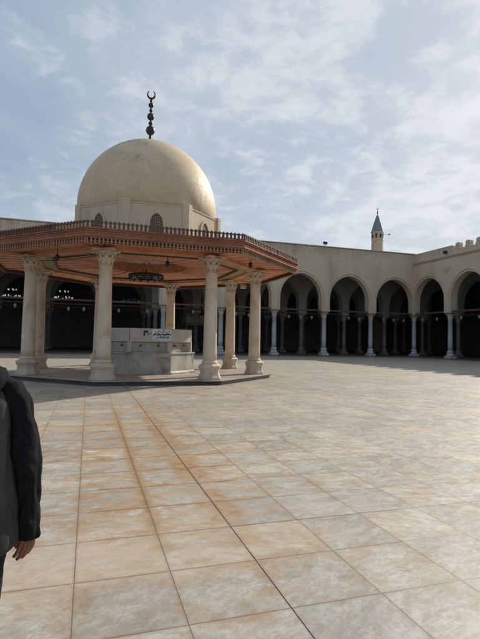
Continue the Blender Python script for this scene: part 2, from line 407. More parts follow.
# front arcade of the far hall
far = make_arcade('arcade', 'long plastered arcade across the far side of the courtyard behind the domed pavilion', 'Y', YW, XC, NB, 12.22, True, M['plaster'], 1)
for k in range(NB + 1): put_col(colP, far, XC - k * W, YW)
tie_beams(far, 'Y', YW, XC, NB)
m = MB(); m.box((XC - NB * W / 2 - .3, YW - .47, 12.27), (NB * W + .4, .2, .10)); m.box((XC - NB * W / 2 - .3, YW, 12.24), (NB * W + .4, .8, .05)); m.build('coping', M['plaster'], far)
right = make_arcade('arcade', 'shorter side arcade at the right edge with upright merlons on its parapet', 'X', XC, YW, 9, 11.68, True, M['plaster'], 1)
for k in range(1, 10): put_col(colP, right, XC, YW - k * W)
tie_beams(right, 'X', XC, YW, 9, 5.13)
m = MB(); m.box((XC, (YW + 41.2) / 2 + .2, 11.945), (.80, YW - 41.2 + .4, .53)); m.build('parapet', M['plaster'], right)
m = MB(); L = 54; m.box((XC - .55, YW - .5 - L / 2, 11.12), (.22, L, .10)); m.box((XC - .51, YW - .5 - L / 2, 11.02), (.14, L, .08)); m.build('cornice', M['plaster'], right)
m = MB()
for k in range(1):
    for r_, d in ((.55, .07), (.40, .14), (.18, .2)):
        vs = [];n=20
        for t_ in (0, -d):
            vs += [(XC - .52 + t_, YW - W + r_ * cos(2 * pi * i / n), 9.95 + r_ * sin(2 * pi * i / n)) for i in range(n)]
        m.add(vs, [(i, (i + 1) % n, n + (i + 1) % n, n + i) for i in range(n)] + [tuple(range(n, 2 * n))])
m.build('roundel', M['plaster'], right)
# merlons: each a stepped upright with rounded cap
def merlon_mesh():
    m = MB(); m.box((0, 0, .13), (.55, .74, .26)); m.box((0, 0, .30), (.50, .50, .09))
    m.box((0, 0, .49), (.48, .62, .30), top=.94); 
    vs = []; n = 8
    for s in (-.22, .22):
        vs += [(s, .29 * cos(pi * i / n), .63 + .13 * sin(pi * i / n)) for i in range(n + 1)]
    fs = [(i, i + 1, n + 2 + i, n + 1 + i) for i in range(n)] + [tuple(range(n + 1)), tuple(range(n + 1, 2 * n + 2))]
    m.add(vs, fs); return m
mer = merlon_mesh().build('merlon', M['drum'], right, .03)
mer.location = (XC, 40.55, 11.68)
for k in range(1, 26):
    c = mer.copy(); COL.objects.link(c); c.parent = right; c.location = (XC, 40.55 - k * 1.42, 11.68)
# inner rows
ords = ['second', 'third', 'fourth']
for i in range(3):
    y = YW + 6 * (i + 1)
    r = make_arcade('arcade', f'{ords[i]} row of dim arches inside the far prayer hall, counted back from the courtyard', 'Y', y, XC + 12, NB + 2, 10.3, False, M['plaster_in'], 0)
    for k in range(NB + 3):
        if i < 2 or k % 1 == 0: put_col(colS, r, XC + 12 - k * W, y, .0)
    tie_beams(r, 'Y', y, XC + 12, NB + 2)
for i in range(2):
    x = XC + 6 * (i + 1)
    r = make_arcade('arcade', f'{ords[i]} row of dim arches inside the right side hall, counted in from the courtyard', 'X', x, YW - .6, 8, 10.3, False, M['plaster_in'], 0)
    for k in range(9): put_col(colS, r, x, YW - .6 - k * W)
    tie_beams(r, 'X', x, YW - .6, 8, 5.13)
for o in (colP, colS):
    def rm(o):
        for c in KIDS.get(o, []): rm(c)
        bpy.data.objects.remove(o)
    rm(o)
# halls: roof slab and outer walls
hall = thing('prayer_hall', 'deep dark prayer hall with flat roof behind the far arcade', 'hall', (0, YW, 0))
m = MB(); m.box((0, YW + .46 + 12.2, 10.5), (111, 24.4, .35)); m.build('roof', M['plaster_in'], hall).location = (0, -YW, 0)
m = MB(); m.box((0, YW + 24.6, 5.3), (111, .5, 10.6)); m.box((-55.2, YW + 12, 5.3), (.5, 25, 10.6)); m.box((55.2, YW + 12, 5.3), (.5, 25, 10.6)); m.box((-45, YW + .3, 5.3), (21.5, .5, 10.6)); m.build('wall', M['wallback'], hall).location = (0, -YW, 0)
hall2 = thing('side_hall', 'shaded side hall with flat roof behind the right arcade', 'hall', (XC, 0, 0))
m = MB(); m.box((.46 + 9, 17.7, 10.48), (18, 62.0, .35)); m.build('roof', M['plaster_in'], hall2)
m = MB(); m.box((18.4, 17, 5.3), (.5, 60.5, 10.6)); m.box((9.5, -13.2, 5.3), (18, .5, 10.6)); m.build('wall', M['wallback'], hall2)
# wooden reader's platform seen behind the fountain, inside the hall
dk = thing('wooden_platform', 'brown wooden raised platform with panelled rail standing inside the far hall', 'platform', (11.6, YW + 2.6, .1))
m = MB(); m.box((0, 0, 3.05), (3.9, 2.4, .16)); m.build('deck', M['darkwood'], dk)
m = MB()
m.box((0, -1.15, 3.6), (3.9, .06, .8)); m.box((-1.92, 0, 3.6), (.06, 2.3, .8)); m.box((1.92, 0, 3.6), (.06, 2.3, .8))
m.build('panelled_rail', M['beamwood'], dk)
m = MB(); m.box((0, -1.19, 4.03), (4.0, .1, .08)); m.box((0, -1.19, 3.2), (4.0, .08, .08))
for i in range(9): m.box((-1.9 + i * .475, -1.19, 3.6), (.06, .06, .8))
m.build('rail_bars', M['darkwood'], dk)
for sx in (-1.8, 1.8):
    for sy in (-1.05, 1.05):
        m = MB(); m.lathe([(.10, 0), (.10, .2), (.07, .26), (.07, 2.8), (.11, 2.97)], (sx, sy, 0), 10); m.build('leg', M['darkwood'], dk)
# ------------------------------------------------------------------ hanging lamps of the arcades
def lantern_proto():
    t = thing('hanging_lantern', 'small glass lantern hanging on a thin rod from the courtyard arcade tie beams', 'lantern', (0, 0, 0), 0, 'lanterns hanging in the arcades')
    m = MB(); m.tube([(0, 0, 0), (0, 0, -.42)], .012, 5); m.lathe([(.02, -.40), (.10, -.46), (.11, -.48)], n=10); m.build('rod', M['iron'], t)
    m = MB(); m.lathe([(.09, -.48), (.13, -.60), (.12, -.72), (.07, -.80), (.05, -.84), (.0001, -.86)], n=10, caps=False); m.build('glass', M['glass'], t)
    return t
lp = lantern_proto(); freeze(lp); first = True
spots = []
rr = random.Random(3)
for k in range(NB):
    for j, fx in enumerate((.27, .5, .73)):
        if rr.random() < .8: spots.append((XC - (k + fx) * W, YW - .2, 5.04 - rr.random() * .15))
for k in range(4):
    for fx in (.3, .7): spots.append((XC - .2, YW - (k + fx) * W, 5.05))
for s in spots:
    if first: lp.location = s; first = False
    else: dup(lp, None, s)
# ring chandeliers in the far hall (lit ones seen on the left)
def chandelier(name, label, loc, R, nl, chain, lamp_mat, group=None, cup=.05, band=0, tier=0):
    t = thing(name, label, 'chandelier', loc, 0, group)
    m = MB()
    for r_ in (R, R * .62):
        m.tube([(r_ * cos(2 * pi * i / 28), r_ * sin(2 * pi * i / 28), 0) for i in range(29)], .022 * (1 + R * .5), 6)
    for k in range(8):
        a = 2 * pi * k / 8; m.tube([(0, 0, 0), (R * cos(a), R * sin(a), 0)], .014, 5)
    m.lathe([(.0001, -.18), (.05, -.16), (.08, -.08), (.13, 0), (.10, .05), (.04, .12), (.03, .3)], n=12, caps=False)
    if band: m.lathe([(R - .03, -band), (R + .03, -band), (R + .045, 0), (R + .03, band), (R - .03, band)], n=40); m.lathe([(R * .5, -.13), (R * .55, -.05)], n=20, caps=False)
    if tier:
        m.tube([(R * .5 * cos(2 * pi * i / 20), R * .5 * sin(2 * pi * i / 20), tier) for i in range(21)], .03, 6)
    # ornamental rim scallops
    for k in range(nl):
        a = 2 * pi * (k + .5) / nl; m.sphere((R * cos(a), R * sin(a), -.03), .035, 6)
    m.build('ring', M['iron'], t)
    m = MB()
    for k in range(4):
        a = 2 * pi * k / 4 + .4; m.tube([(R * cos(a), R * sin(a), 0), (.05 * cos(a), .05 * sin(a), chain * .8)], .010, 5)
    m.tube([(0, 0, chain * .78), (0, 0, chain)], .015, 5); m.lathe([(.05, chain * .78), (.16, chain * .85), (.18, chain * .9), (.06, chain * .98)], n=12)
    m.build('chain', M['iron'], t)
    for k in range(nl):
        a = 2 * pi * k / nl
        if tier and k % 3 == 2: continue
        m = MB(); m.lathe([(.015, .02), (cup * .6, .0), (cup, -.05), (cup * .9, -.12), (cup * .35, -.16), (.0001, -.165)], (R * cos(a), R * sin(a), -.03), 8, caps=False); m.build('lamp', lamp_mat, t)
    if tier:
        for k in range(5):
            a = 2 * pi * k / 5; m = MB(); m.lathe([(.015, .02), (cup * .6, .0), (cup, -.05), (cup * .9, -.12), (cup * .35, -.16), (.0001, -.165)], (R * .5 * cos(a), R * .5 * sin(a), tier), 8, caps=False); m.build('lamp', lamp_mat, t)
    return t
lit = [(-4.45, YW + 1.6, 5.95), (-7.7, YW + 1.2, 5.9)]
chandelier('chandelier', 'lit ring chandelier in the dark far hall, between the left pavilion columns', (-2.55, YW + 3.0, 5.65), .85, 15, 3.6, M['lit'], cup=.06, tier=.6)
chandelier('chandelier', 'lit ring chandelier in the dark far hall at the left edge of the photo', (-7.3, YW + 3.0, 5.6), .75, 14, 3.6, M['lit'], cup=.06, tier=.6)
chandelier('chandelier', 'unlit iron ring chandelier hanging in the far hall above the fountain', (4.1, YW + 3.0, 5.6), .9, 10, 3.6, M['glass'], cup=.05)
# ------------------------------------------------------------------ DOMED PAVILION
kiosk = thing('domed_pavilion', 'open octagonal pavilion of eight stone columns with carved wooden roof edge and large beige dome', 'pavilion', (KX, KY, 0))
OCT = radians(-112.5)
PZ = .15
def octa(r, k): a = OCT + pi / 4 * k; return Vector((r * cos(a), r * sin(a)))
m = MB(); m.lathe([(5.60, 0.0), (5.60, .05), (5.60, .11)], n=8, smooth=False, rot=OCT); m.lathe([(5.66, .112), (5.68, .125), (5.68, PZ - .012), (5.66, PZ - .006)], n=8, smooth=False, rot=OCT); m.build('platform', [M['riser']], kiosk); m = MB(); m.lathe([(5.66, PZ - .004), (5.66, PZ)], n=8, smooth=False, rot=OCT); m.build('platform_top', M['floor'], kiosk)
# column
def kiosk_column():
    t = thing('column', None, None)
    for k in ('label', 'category'):
        if k in t: del t[k]
    b = MB(); b.lathe([(.44, 0), (.445, .025), (.435, .07), (.39, .16), (.36, .26), (.37, .35), (.415, .43), (.43, .48), (.415, .51), (.32, .57), (.285, .60)], n=8, smooth=False, rot=pi / 8)
    b.lathe([(.285, .60), (.30, .625), (.29, .65), (.262, .665), (.262, .70)], n=28); b.build('base', M['stone'], t, .008)
    s = MB(); s.lathe([(.258, .69), (.252, 1.0), (.245, 2.0), (.228, 3.0), (.212, 3.84), (.228, 3.855), (.235, 3.88), (.228, 3.905), (.214, 3.92)], n=32); s.build('shaft', M['stone'], t)
    c = acanthus_capital(.215, .44, .575, 8, 1); o = c.build('capital', M['stone'], t); o.location.z = 3.915
    return t
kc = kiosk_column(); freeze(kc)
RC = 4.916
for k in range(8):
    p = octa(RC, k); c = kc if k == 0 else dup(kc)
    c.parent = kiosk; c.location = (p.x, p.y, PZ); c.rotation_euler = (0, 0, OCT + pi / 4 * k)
# roof edge faces
RF = 6.74
ap = RF * cos(pi / 8); SL = 2 * RF * sin(pi / 8)
def face_obj(name, mb, mat, k, bevel=0):
    o = mb.build(name, mat, kiosk, bevel); o.rotation_euler = (0, 0, OCT + pi / 8 + pi / 4 * k); return o
def crest_mb():
    m = MB(); n = 38; z0 = 4.985
    m.box((ap - .01, 0, z0 + .012), (.09, SL, .024)); 
    for i in range(n):
        y = -SL / 2 + (i + .5) * SL / n
        m.box((ap - .01, y, z0 + .095), (.055, .068, .17)); m.box((ap - .01, y, z0 + .20), (.075, .112, .045)); m.box((ap - .01, y, z0 + .238), (.05, .05, .035), top=.6)
    return m
def fascia_mb():
    m = MB()
    m.box((ap - .05, 0, 4.865), (.05, SL - .02, .27))          # board
    m.box((ap - .005, 0, 4.985), (.10, SL + .03, .03)); m.box((ap - .015, 0, 4.94), (.06, SL + .01, .035)); m.box((ap - .005, 0, 4.76), (.08, SL + .02, .04)); m.box((ap - .015, 0, 4.725), (.05, SL, .02))
    n = 12
    for i in range(n):
        y = -SL / 2 + (i + .5) * SL / n
        m.box((ap - .02, y, 4.85), (.02, SL / n * .78, .012)); m.box((ap - .02, y, 4.90), (.02, SL / n * .78, .012))
        m.box((ap - .02, y, 4.875), (.018, .07, .07), 0)
    return m
def fringe_mb():
    m = MB(); n = 42
    m.box((ap - .06, 0, 4.705), (.04, SL - .03, .02))
    m.box((ap - .055, 0, 4.60), (.03, SL - .03, .015))
    for i in range(n):
        y = -SL / 2 + (i + .5) * SL / n
        m.box((ap - .06, y, 4.64), (.03, .058, .13)); 
        x0 = ap - .06
        m.add([(x0 - .015, y - .03, 4.575), (x0 + .015, y - .03, 4.575), (x0 + .015, y + .03, 4.575), (x0 - .015, y + .03, 4.575), (x0 - .01, y, 4.51), (x0 + .01, y, 4.51)],
              [(0, 1, 5, 4), (1, 2, 5), (2, 3, 4, 5), (3, 0, 4)])
    return m
pro = {}
for k in range(8):
    rz = OCT + pi / 8 + pi / 4 * k
    if k == 0:
        pro = {'cresting': face_obj('cresting', crest_mb(), M['crest'], 0), 'fascia': face_obj('fascia', fascia_mb(), M['fascia'], 0, 0), 'fringe': face_obj('fringe', fringe_mb(), M['fringe'], 0)}
    else:
        for o in pro.values():
            c = o.copy(); COL.objects.link(c); c.parent = kiosk; c.rotation_euler = (0, 0, rz)
# soffit ring (outer overhang), beams, inner ceiling
def ring(m, r1, z1, r2, z2, mi=0):
    vs = [(*octa(r1, k), z1) for k in range(8)] + [(*octa(r2, k), z2) for k in range(8)]
    m.add(vs, [(k, (k + 1) % 8, 8 + (k + 1) % 8, 8 + k) for k in range(8)], False, mi)
m = MB(); ring(m, RF - .10, 4.70, RC + .2, 4.76)
for k in range(8):      # hip ribs + planks
    a = OCT + pi / 4 * k
    p, q = octa(RF - .15, k), octa(RC + .25, k); m.tube([(p.x, p.y, 4.69), (q.x, q.y, 4.745)], .05, 4)
    for s in (.14, .28, .42, .58, .72, .86):
        P = octa(RF - .12, k).lerp(octa(RF - .12, k + 1), s); Q = octa(RC + .22, k).lerp(octa(RC + .22, k + 1), s); m.tube([(P.x, P.y, 4.698), (Q.x, Q.y, 4.757)], .018, 4)
m.build('soffit', M['orange'], kiosk)
m = MB(); ring(m, RC + .20, 4.63, RC + .20, 4.80); ring(m, RC - .20, 4.63, RC - .20, 4.80); ring(m, RC + .20, 4.63, RC - .20, 4.63); m.build('ring_beam', M['orange'], kiosk); m = MB()
ring(m, RC - .20, 4.70, 4.12, 4.70); m.build('painted_border', M['olive'], kiosk)
m = MB(); ring(m, 4.15, 4.655, 4.07, 4.655); ring(m, 4.15, 4.655, 4.15, 4.705); ring(m, 4.07, 4.655, 4.07, 4.80); m.build('moulding', M['crest'], kiosk)
m = MB(); ring(m, 4.09, 4.74, 1.9, 4.78)
for k in range(8):
    for s in (0, .25, .5, .75):
        P = octa(4.07, k).lerp(octa(4.07, k + 1), s); Q = octa(1.92, k).lerp(octa(1.92, k + 1), s); m.tube([(P.x, P.y, 4.74), (Q.x, Q.y, 4.78)], .02 if s else .045, 4)
ring(m, 1.9, 4.78, 1.9, 5.3); m.add([(*octa(1.9, k), 5.3) for k in range(8)], [tuple(range(8))])
m.build('ceiling', M['orange'], kiosk)
m = MB(); ring(m, RF - .05, 5.0, 3.2, 5.35); ring(m, RF - .05, 5.0, RF - .05, 4.74); m.build('roof', M['roofdeck'], kiosk)
m = MB(); ring(m, RF - .115, 4.735, RF - .115, 4.56); m.build('fringe_gap_shade', M['darkwood'], kiosk)  # added dark sheet, stands in for shade in the gaps between slats
# drum
RD = 3.25
dr = MB(); dr.lathe([(RD, 5.2), (RD, 6.80), (RD + .03, 6.82), (RD + .03, 6.87), (2.9, 6.90)], n=8, smooth=False, rot=OCT)
drum = dr.build('drum', M['drum'], kiosk, .015)
for k in range(8):
    p = octa(RD + .01, k); m = MB(); a = OCT + pi / 4 * k
    # pilaster folds around the corner: two slabs
    prof = [Vector((RD + .09, 0)), None]
    d1 = Vector((-sin(pi / 8), cos(pi / 8)))
    vs = []
    for z in (5.2, 6.97):
        c = Vector((RD + .07, 0)); 
        L = c + Vector((-sin(pi / 8), cos(pi / 8))) * .24; Rr = c + Vector((-sin(pi / 8), -cos(pi / 8))) * .24
        Li = L - Vector((.42, .05)); Ri = Rr - Vector((.42, -.05))
        vs += [(v_.x, v_.y, z) for v_ in (c, L, Li, Ri, Rr)]
    m.add(vs, [(0, 1, 6, 5), (1, 2, 7, 6), (2, 3, 8, 7), (3, 4, 9, 8), (4, 0, 5, 9), (5, 6, 7, 8, 9), (0, 4, 3, 2, 1)])
    m.v = m.v
    o = m.build('pilaster', M['drum'], drum, .012); o.rotation_euler = (0, 0, a)
# windows
def win_parts():
    a, zs, rise = .25, 6.12, .38
    ad = RD * cos(pi / 8)
    A = [(-a, 5.45)] + arch_pts(a, zs, rise, 8) + [(a, 5.45)]
    B = [(-a - .09, 5.40)] + arch_pts(a + .09, zs, rise + .11, 8) + [(a + .09, 5.40)]
    m = MB(); n = len(A); vs = []
    for pr, d in ((A, .012), (A, .05), (B, .05), (B, -.02)): vs += [(ad + d, y, z) for y, z in pr]
    fs = [(j * n + i, j * n + i + 1, (j + 1) * n + i + 1, (j + 1) * n + i) for j in range(3) for i in range(n - 1)]
    m.add(vs, fs)
    g = MB(); g.add([(ad + .014, y, z) for y, z in A], [tuple(range(n))])
    return m, g
for k in range(8):
    if k == 0:
        fm, gm = win_parts(); w0 = fm.build('window', M['drum'], drum); g0 = gm.build('grille', M['grille'], w0)
        w0.rotation_euler = (0, 0, OCT + pi / 8)
    else:
        c = w0.copy(); COL.objects.link(c); c.rotation_euler = (0, 0, OCT + pi / 8 + pi / 4 * k); g = g0.copy(); COL.objects.link(g); g.parent = c
# 'grille' would be a fourth level: hang windows on the pavilion itself
for o in list(bpy.data.objects):
    if o.name.startswith('window') and o.parent == drum: o.parent = kiosk
dm = MB(); RS, ZC = 3.04, 7.33
prof = [(2.90, 6.86), (2.955, 6.90), (3.0, 7.0)] + [(RS * cos(th) , ZC + (RS + .0) * sin(th) * (1 + .018 * sin(th) ** 3)) for th in [radians(x) for x in range(-2, 90, 4)]] + [(.0001, ZC + RS * 1.018 + .02)]
dm.lathe(prof, n=96, caps=False); dm.build('dome', M['dome'], kiosk)
fn = MB()
fn.lathe([(.22, 10.38), (.13, 10.50), (.07, 10.62), (.055, 10.80)], n=14)
for z, r_ in ((11.05, .205), (11.38, .095), (11.69, .165), (11.97, .08), (12.22, .12), (12.43, .065)):
    fn.sphere((0, 0, z), r_, 14, sz=1.05)
fn.tube([(0, 0, 10.7), (0, 0, 12.56)], .035, 8)
# crescent facing the camera side (opening upward)
P = []; rsz = []
for i in range(21):
    th = radians(-90 - 148 + 296 * i / 20); P.append((.165 * cos(th), 0, 12.72 + .185 * sin(th))); rsz.append(.012 + .036 * sin(pi * i / 20) ** .8)
fn.tube(P, rsz, 8); fo = fn.build('finial', M['iron'], kiosk); fo.rotation_euler = (0, 0, radians(-8))
# ------------------------------------------------------------------ fountain
ft = thing('ablution_fountain', 'grey stone octagonal ablution fountain standing under the dome', 'fountain', (KX, KY, PZ))
m = MB(); m.lathe([(2.34, 0), (2.34, .06), (2.28, .08), (2.25, .12), (2.25, .80), (2.30, .83), (2.30, .88), (2.0, .88)], n=8, smooth=False, rot=OCT); m.build('basin', M['fount'], ft, .012)
m = MB(); m.lathe([(1.98, .86), (1.98, 1.30)], n=8, smooth=False, rot=OCT); m.build('tap_wall', M['fount'], ft)
for k in range(8):
    m = MB(); rr_ = 2.12 * cos(pi / 8); s = 2 * 2.12 * sin(pi / 8)
    m.box((rr_ - .06, 0, 1.585), (.16, s - .03, .55)); o = m.build('panel', M['fount_lt'], ft, .012); o.rotation_euler = (0, 0, OCT + pi / 8 + pi / 4 * k)
    m = MB()
    m.box((1.98 + .02, 0, 1.10), (.26, .17, .42)); o = m.build('corner_post', M['fount_lt'], ft, .012); o.rotation_euler = (0, 0, OCT + pi / 4 * k)
    for sy in (-.36, .36):
        m = MB(); x0 = 1.98 * cos(pi / 8)
        m.tube([(x0, sy, 1.16), (x0 + .12, sy, 1.16), (x0 + .15, sy, 1.12)], .018, 8); m.box((x0 + .06, sy, 1.20), (.03, .08, .02)); m.lathe([(.045, 0), (.045, .02)], (x0 + .0, sy, 1.13), 8)
        o = m.build('tap', M['iron'], ft); o.rotation_euler = (0, 0, OCT + pi / 8 + pi / 4 * k)
m = MB(); m.lathe([(1.9, 1.72), (1.2, 1.80), (.3, 1.84), (.0001, 1.84)], n=8, smooth=False, rot=OCT, caps=False); m.build('lid', M['fount'], ft)
# sign on the front panel (white board, dark and blue lettering)
fy = 2.12 * cos(pi / 8) + .02
sg = thing('sign', 'small white notice with blue and black Arabic lettering fixed to the fountain front', 'sign', (KX + .32, KY - fy - .02, PZ + 1.60))
t = NT('sign_white'); M['sign'] = t.fin((.74, .76, .74), .5)
t = NT('sign_blue'); M['sblue'] = t.fin((.55, .66, .74), .5)
t = NT('sign_ink'); M['sink'] = t.fin((.02, .02, .025), .6)
m = MB(); m.box((.15, 0, 0), (.78, .014, .46)); m.build('board', M['sign'], sg)
m = MB(); m.box((.15, -.009, -.12), (.76, .004, .18)); m.build('blue_band', M['sblue'], sg)
m = MB(); rs = random.Random(11)
def script_line(x0, x1, z, h, th):
    x = x1; y = -.016
    while x > x0 + .03:
        wd = rs.uniform(.035, .08); P = []
        kind = rs.random()
        for i in range(9):
            f = i / 8
            zz = z + (h * .5 * abs(sin(pi * f)) ** .6 if kind > .55 else -h * .35 * sin(pi * f))
            P.append((x - wd * f, y, zz))
        m.tube(P, th, 4)
        if rs.random() < .6: m.tube([(x, y, z), (x, y, z + h)], th, 4)
        if rs.random() < .7: m.sphere((x - wd / 2, y, z + (h * .85 if rs.random() < .5 else -h * .5)), th * 1.3, 6)
        x -= wd + rs.uniform(0, .018)
script_line(-.12, .48, .13, .075, .007); script_line(-.20, .50, .0, .055, .016); script_line(-.12, .46, -.13, .08, .008)
m.build('lettering', M['sink'], sg)
em = thing('sign', 'black notice mark stuck left of the white notice on the fountain front', 'sign', (KX - .16, KY - fy - .02, PZ + 1.64))
m = MB(); m.box((0, -.0, .09), (.16, .012, .08)); m.box((-.07, 0, -.02), (.045, .012, .14)); m.box((.09, 0, -.01), (.05, .012, .05)); m.box((.17, 0, 0.02), (.05, .012, .03)); m.build('mark', M['sink'], em)
# pavilion chandelier
kch = chandelier('chandelier', 'wide black iron ring chandelier hanging inside the pavilion above the fountain', (KX, KY, 4.38), .74, 14, .9, M['iron'], cup=.05, band=.075)
# small fittings under the pavilion eave
def pend(label, px, py, z, L=.25):
    t = thing('pendant_lamp', label, 'lamp', (px, py, z))
    m = MB(); m.tube([(0, 0, 0), (0, 0, -L)], .012, 6); m.build('rod', M['iron'], t)
    m = MB(); m.lathe([(.02, -L + .02), (.07, -L - .02), (.075, -L - .14), (.05, -L - .20), (.015, -L - .24)], n=10); m.build('lamp_shade', M['iron'], t)
q = octa(5.6, 7).lerp(octa(5.6, 0), .55); pend('dark pendant lamp under the pavilion eave between the leftmost and second front columns', KX + q.x, KY + q.y, 4.72)
q = octa(6.0, 1).lerp(octa(6.0, 2), .35); pend('dark pendant lamp under the pavilion eave above the right front columns', KX + q.x, KY + q.y, 4.70, .12)
q = octa(4.3, 0).lerp(octa(4.3, 1), .6); pend('dark pendant lamp beneath the front beam beside the chandelier', KX + q.x, KY + q.y, 4.66, .18)
fl = thing('floodlight', 'pale floodlight bracketed beside a right pavilion capital', 'floodlight', (KX + octa(RC, 3).x - .15, KY + octa(RC, 3).y - .1, 4.38))
m = MB(); m.box((.42, 0, .06), (.5, .04, .04)); m.build('bracket', M['iron'], fl); m = MB(); m.box((.75, -.05, 0), (.30, .22, .2), 0, top=.8); m.build('housing', M['stone'], fl, .01)
# conduit / tie cable under the beam (left bay)
def cable(label, a, b, sag, z, r=.012):
    P = [];
    for i in range(13):
        f = i / 12; p = a.lerp(b, f); P.append((KX + p.x, KY + p.y, z - sag * 4 * f * (1 - f)))
    m = MB(); m.tube(P, r, 5); tag(m.build('cable', M['iron']), label, 'cable')
cable('thin dark cable slung between the left pavilion columns under the beam', octa(RC, 7), octa(RC, 0), .10, 4.50)
# ------------------------------------------------------------------ minaret & roof fittings
mn = thing('minaret', 'slender stone minaret with pointed grey spire rising beyond the far arcade', 'minaret', (48.05, 72, 0))
m = MB(); m.lathe([(1.55, 0), (1.5, 10), (1.08, 10.1), (1.03, 19.6), (1.10, 19.7), (1.03, 19.8), (1.03, 20.9), (1.08, 20.95), (1.10, 21.15), (1.05, 21.2)], n=8, smooth=False, rot=pi / 8); m.build('shaft', M['brickmin'], mn)
m = MB(); m.lathe([(1.10, 21.2), (.93, 21.8), (.58, 23.0), (.28, 23.9), (.05, 24.4), (.0001, 24.45)], n=8, smooth=False, rot=pi / 8, caps=False); m.build('spire', M['lead'], mn)
m = MB(); m.tube([(0, 0, 24.3), (0, 0, 25.3)], .05, 6); m.sphere((0, 0, 24.65), .16, 8); m.sphere((0, 0, 24.95), .11, 8); m.tube([(.13 * cos(radians(a)), 0, 25.4 + .15 * sin(radians(a))) for a in range(-225, 46, 27)], .035, 5); m.build('finial', M['iron'], mn)
for k in range(8):
    a = pi / 4 * k
    for z, hh in ((20.35, .6), (17.3, .55)):
        if z < 18 and k % 2: continue
        m = MB(); m.box((1.04 * cos(pi / 8) + .02, 0, z), (.08, .30, hh)); m.lathe([(.15, 0), (.001, .16)], (1.0, 0, z + hh / 2), 8)
        o = m.build('window', M['darkwood'], mn); o.rotation_euler = (0, 0, a)
m = MB(); m.tube([(-1.9, -.9, 20.75), (1.9, -.9, 20.75)], .035, 5)
for sx in (-1.75, 1.75): m.box((sx, -.95, 20.75), (.22, .3, .2))
m.build('loudspeaker_arm', M['lead'], mn)
def mast(label, x, y, z0, z1):
    t = thing('antenna_mast', label, 'antenna', (x, y, 10.6)); m = MB(); m.tube([(0, 0, 0), (0, 0, z1 - 10.6)], .03, 6); m.build('pole', M['beamwood'], t); m = MB(); m.box((0, 0, z1 - 10.75), (.30, .2, .3)); m.build('box', M['beamwood'], t)
mast('short mast on the hall roof just left of the minaret', 37.6, YW + 9.3, 10.6, 14.45)
mast('short mast on the hall roof just right of the minaret', 40.6, YW + 9.3, 10.6, 14.45)
cam_ = thing('floodlight', 'small dark floodlight standing on top of the far arcade wall', 'floodlight', (24.95, YW - .3, 12.28))
m = MB(); m.tube([(0, 0, 0), (0, 0, .30)], .04, 6); m.build('post', M['iron'], cam_); m = MB(); m.box((0, -.05, .42), (.42, .25, .3), .2, rx=.3); m.build('housing', M['iron'], cam_, .01)
cc = thing('floodlight', 'small dark floodlight on the right arcade beside the first merlon', 'floodlight', (XC - .55, 41.9, 11.5))
m = MB(); m.box((.1, 0, 0), (.3, .05, .05)); m.build('bracket', M['iron'], cc); m = MB(); m.box((-.12, 0, .06), (.3, .3, .32), rx=.2); m.build('housing', M['iron'], cc, .01)
# ------------------------------------------------------------------ person at the left edge (walking away)
PXc, PYc = -.455, 2.12
per = thing('person', 'person in grey jacket with black sleeves standing at the left edge of the frame', 'person', (PXc, PYc, 0))
def cloth(name, c1, c2, sc=60):
    t = NT(name); p = t.obj(); n1 = t.noise(p, 5, 4, .6); n2 = t.noise(p, sc * 5, 2, .5); w = t.noise(t.mapping(p, (14, 14, 2.2)), 1.0, 4, .6, .4)
    return t.fin(t.mix(t.mr(n1, .35, .7), c1, c2), .9, t.math('ADD', t.math('MULTIPLY', w, .8), t.math('MULTIPLY', n2, .12)), .8, .02, .15)
M['jgrey'] = cloth('grey_cloth', (.050, .048, .046), (.078, .075, .070)); M['jblack'] = cloth('black_cloth', (.006, .0065, .008), (.010, .011, .014)); M['pants'] = cloth('dark_trousers', (.012, .014, .022), (.02, .022, .032))
M['hood'] = cloth('dark_teal_hood', (.004, .006, .008), (.008, .011, .014))
t = NT('skin'); p = t.obj(); M['skin'] = t.fin(t.mix(t.mr(t.noise(p, 14, 4, .6), .35, .65), (.19, .088, .056), (.26, .13, .085)), .5, t.noise(p, 160, 3), .25, .002, .4)
t.b.inputs['Subsurface Weight'].default_value = .08; t.b.inputs['Subsurface Radius'].default_value = (.02, .008, .004)
t = NT('hair'); M['hair'] = t.fin((.012, .009, .008), .6, t.noise(t.mapping(t.obj(), (60, 60, 8)), 3, 3), .6, .01)
M['shoe'] = mottled('black_shoe', (.012, .012, .012), (.02, .02, .02), 10, .5, .1, .002)
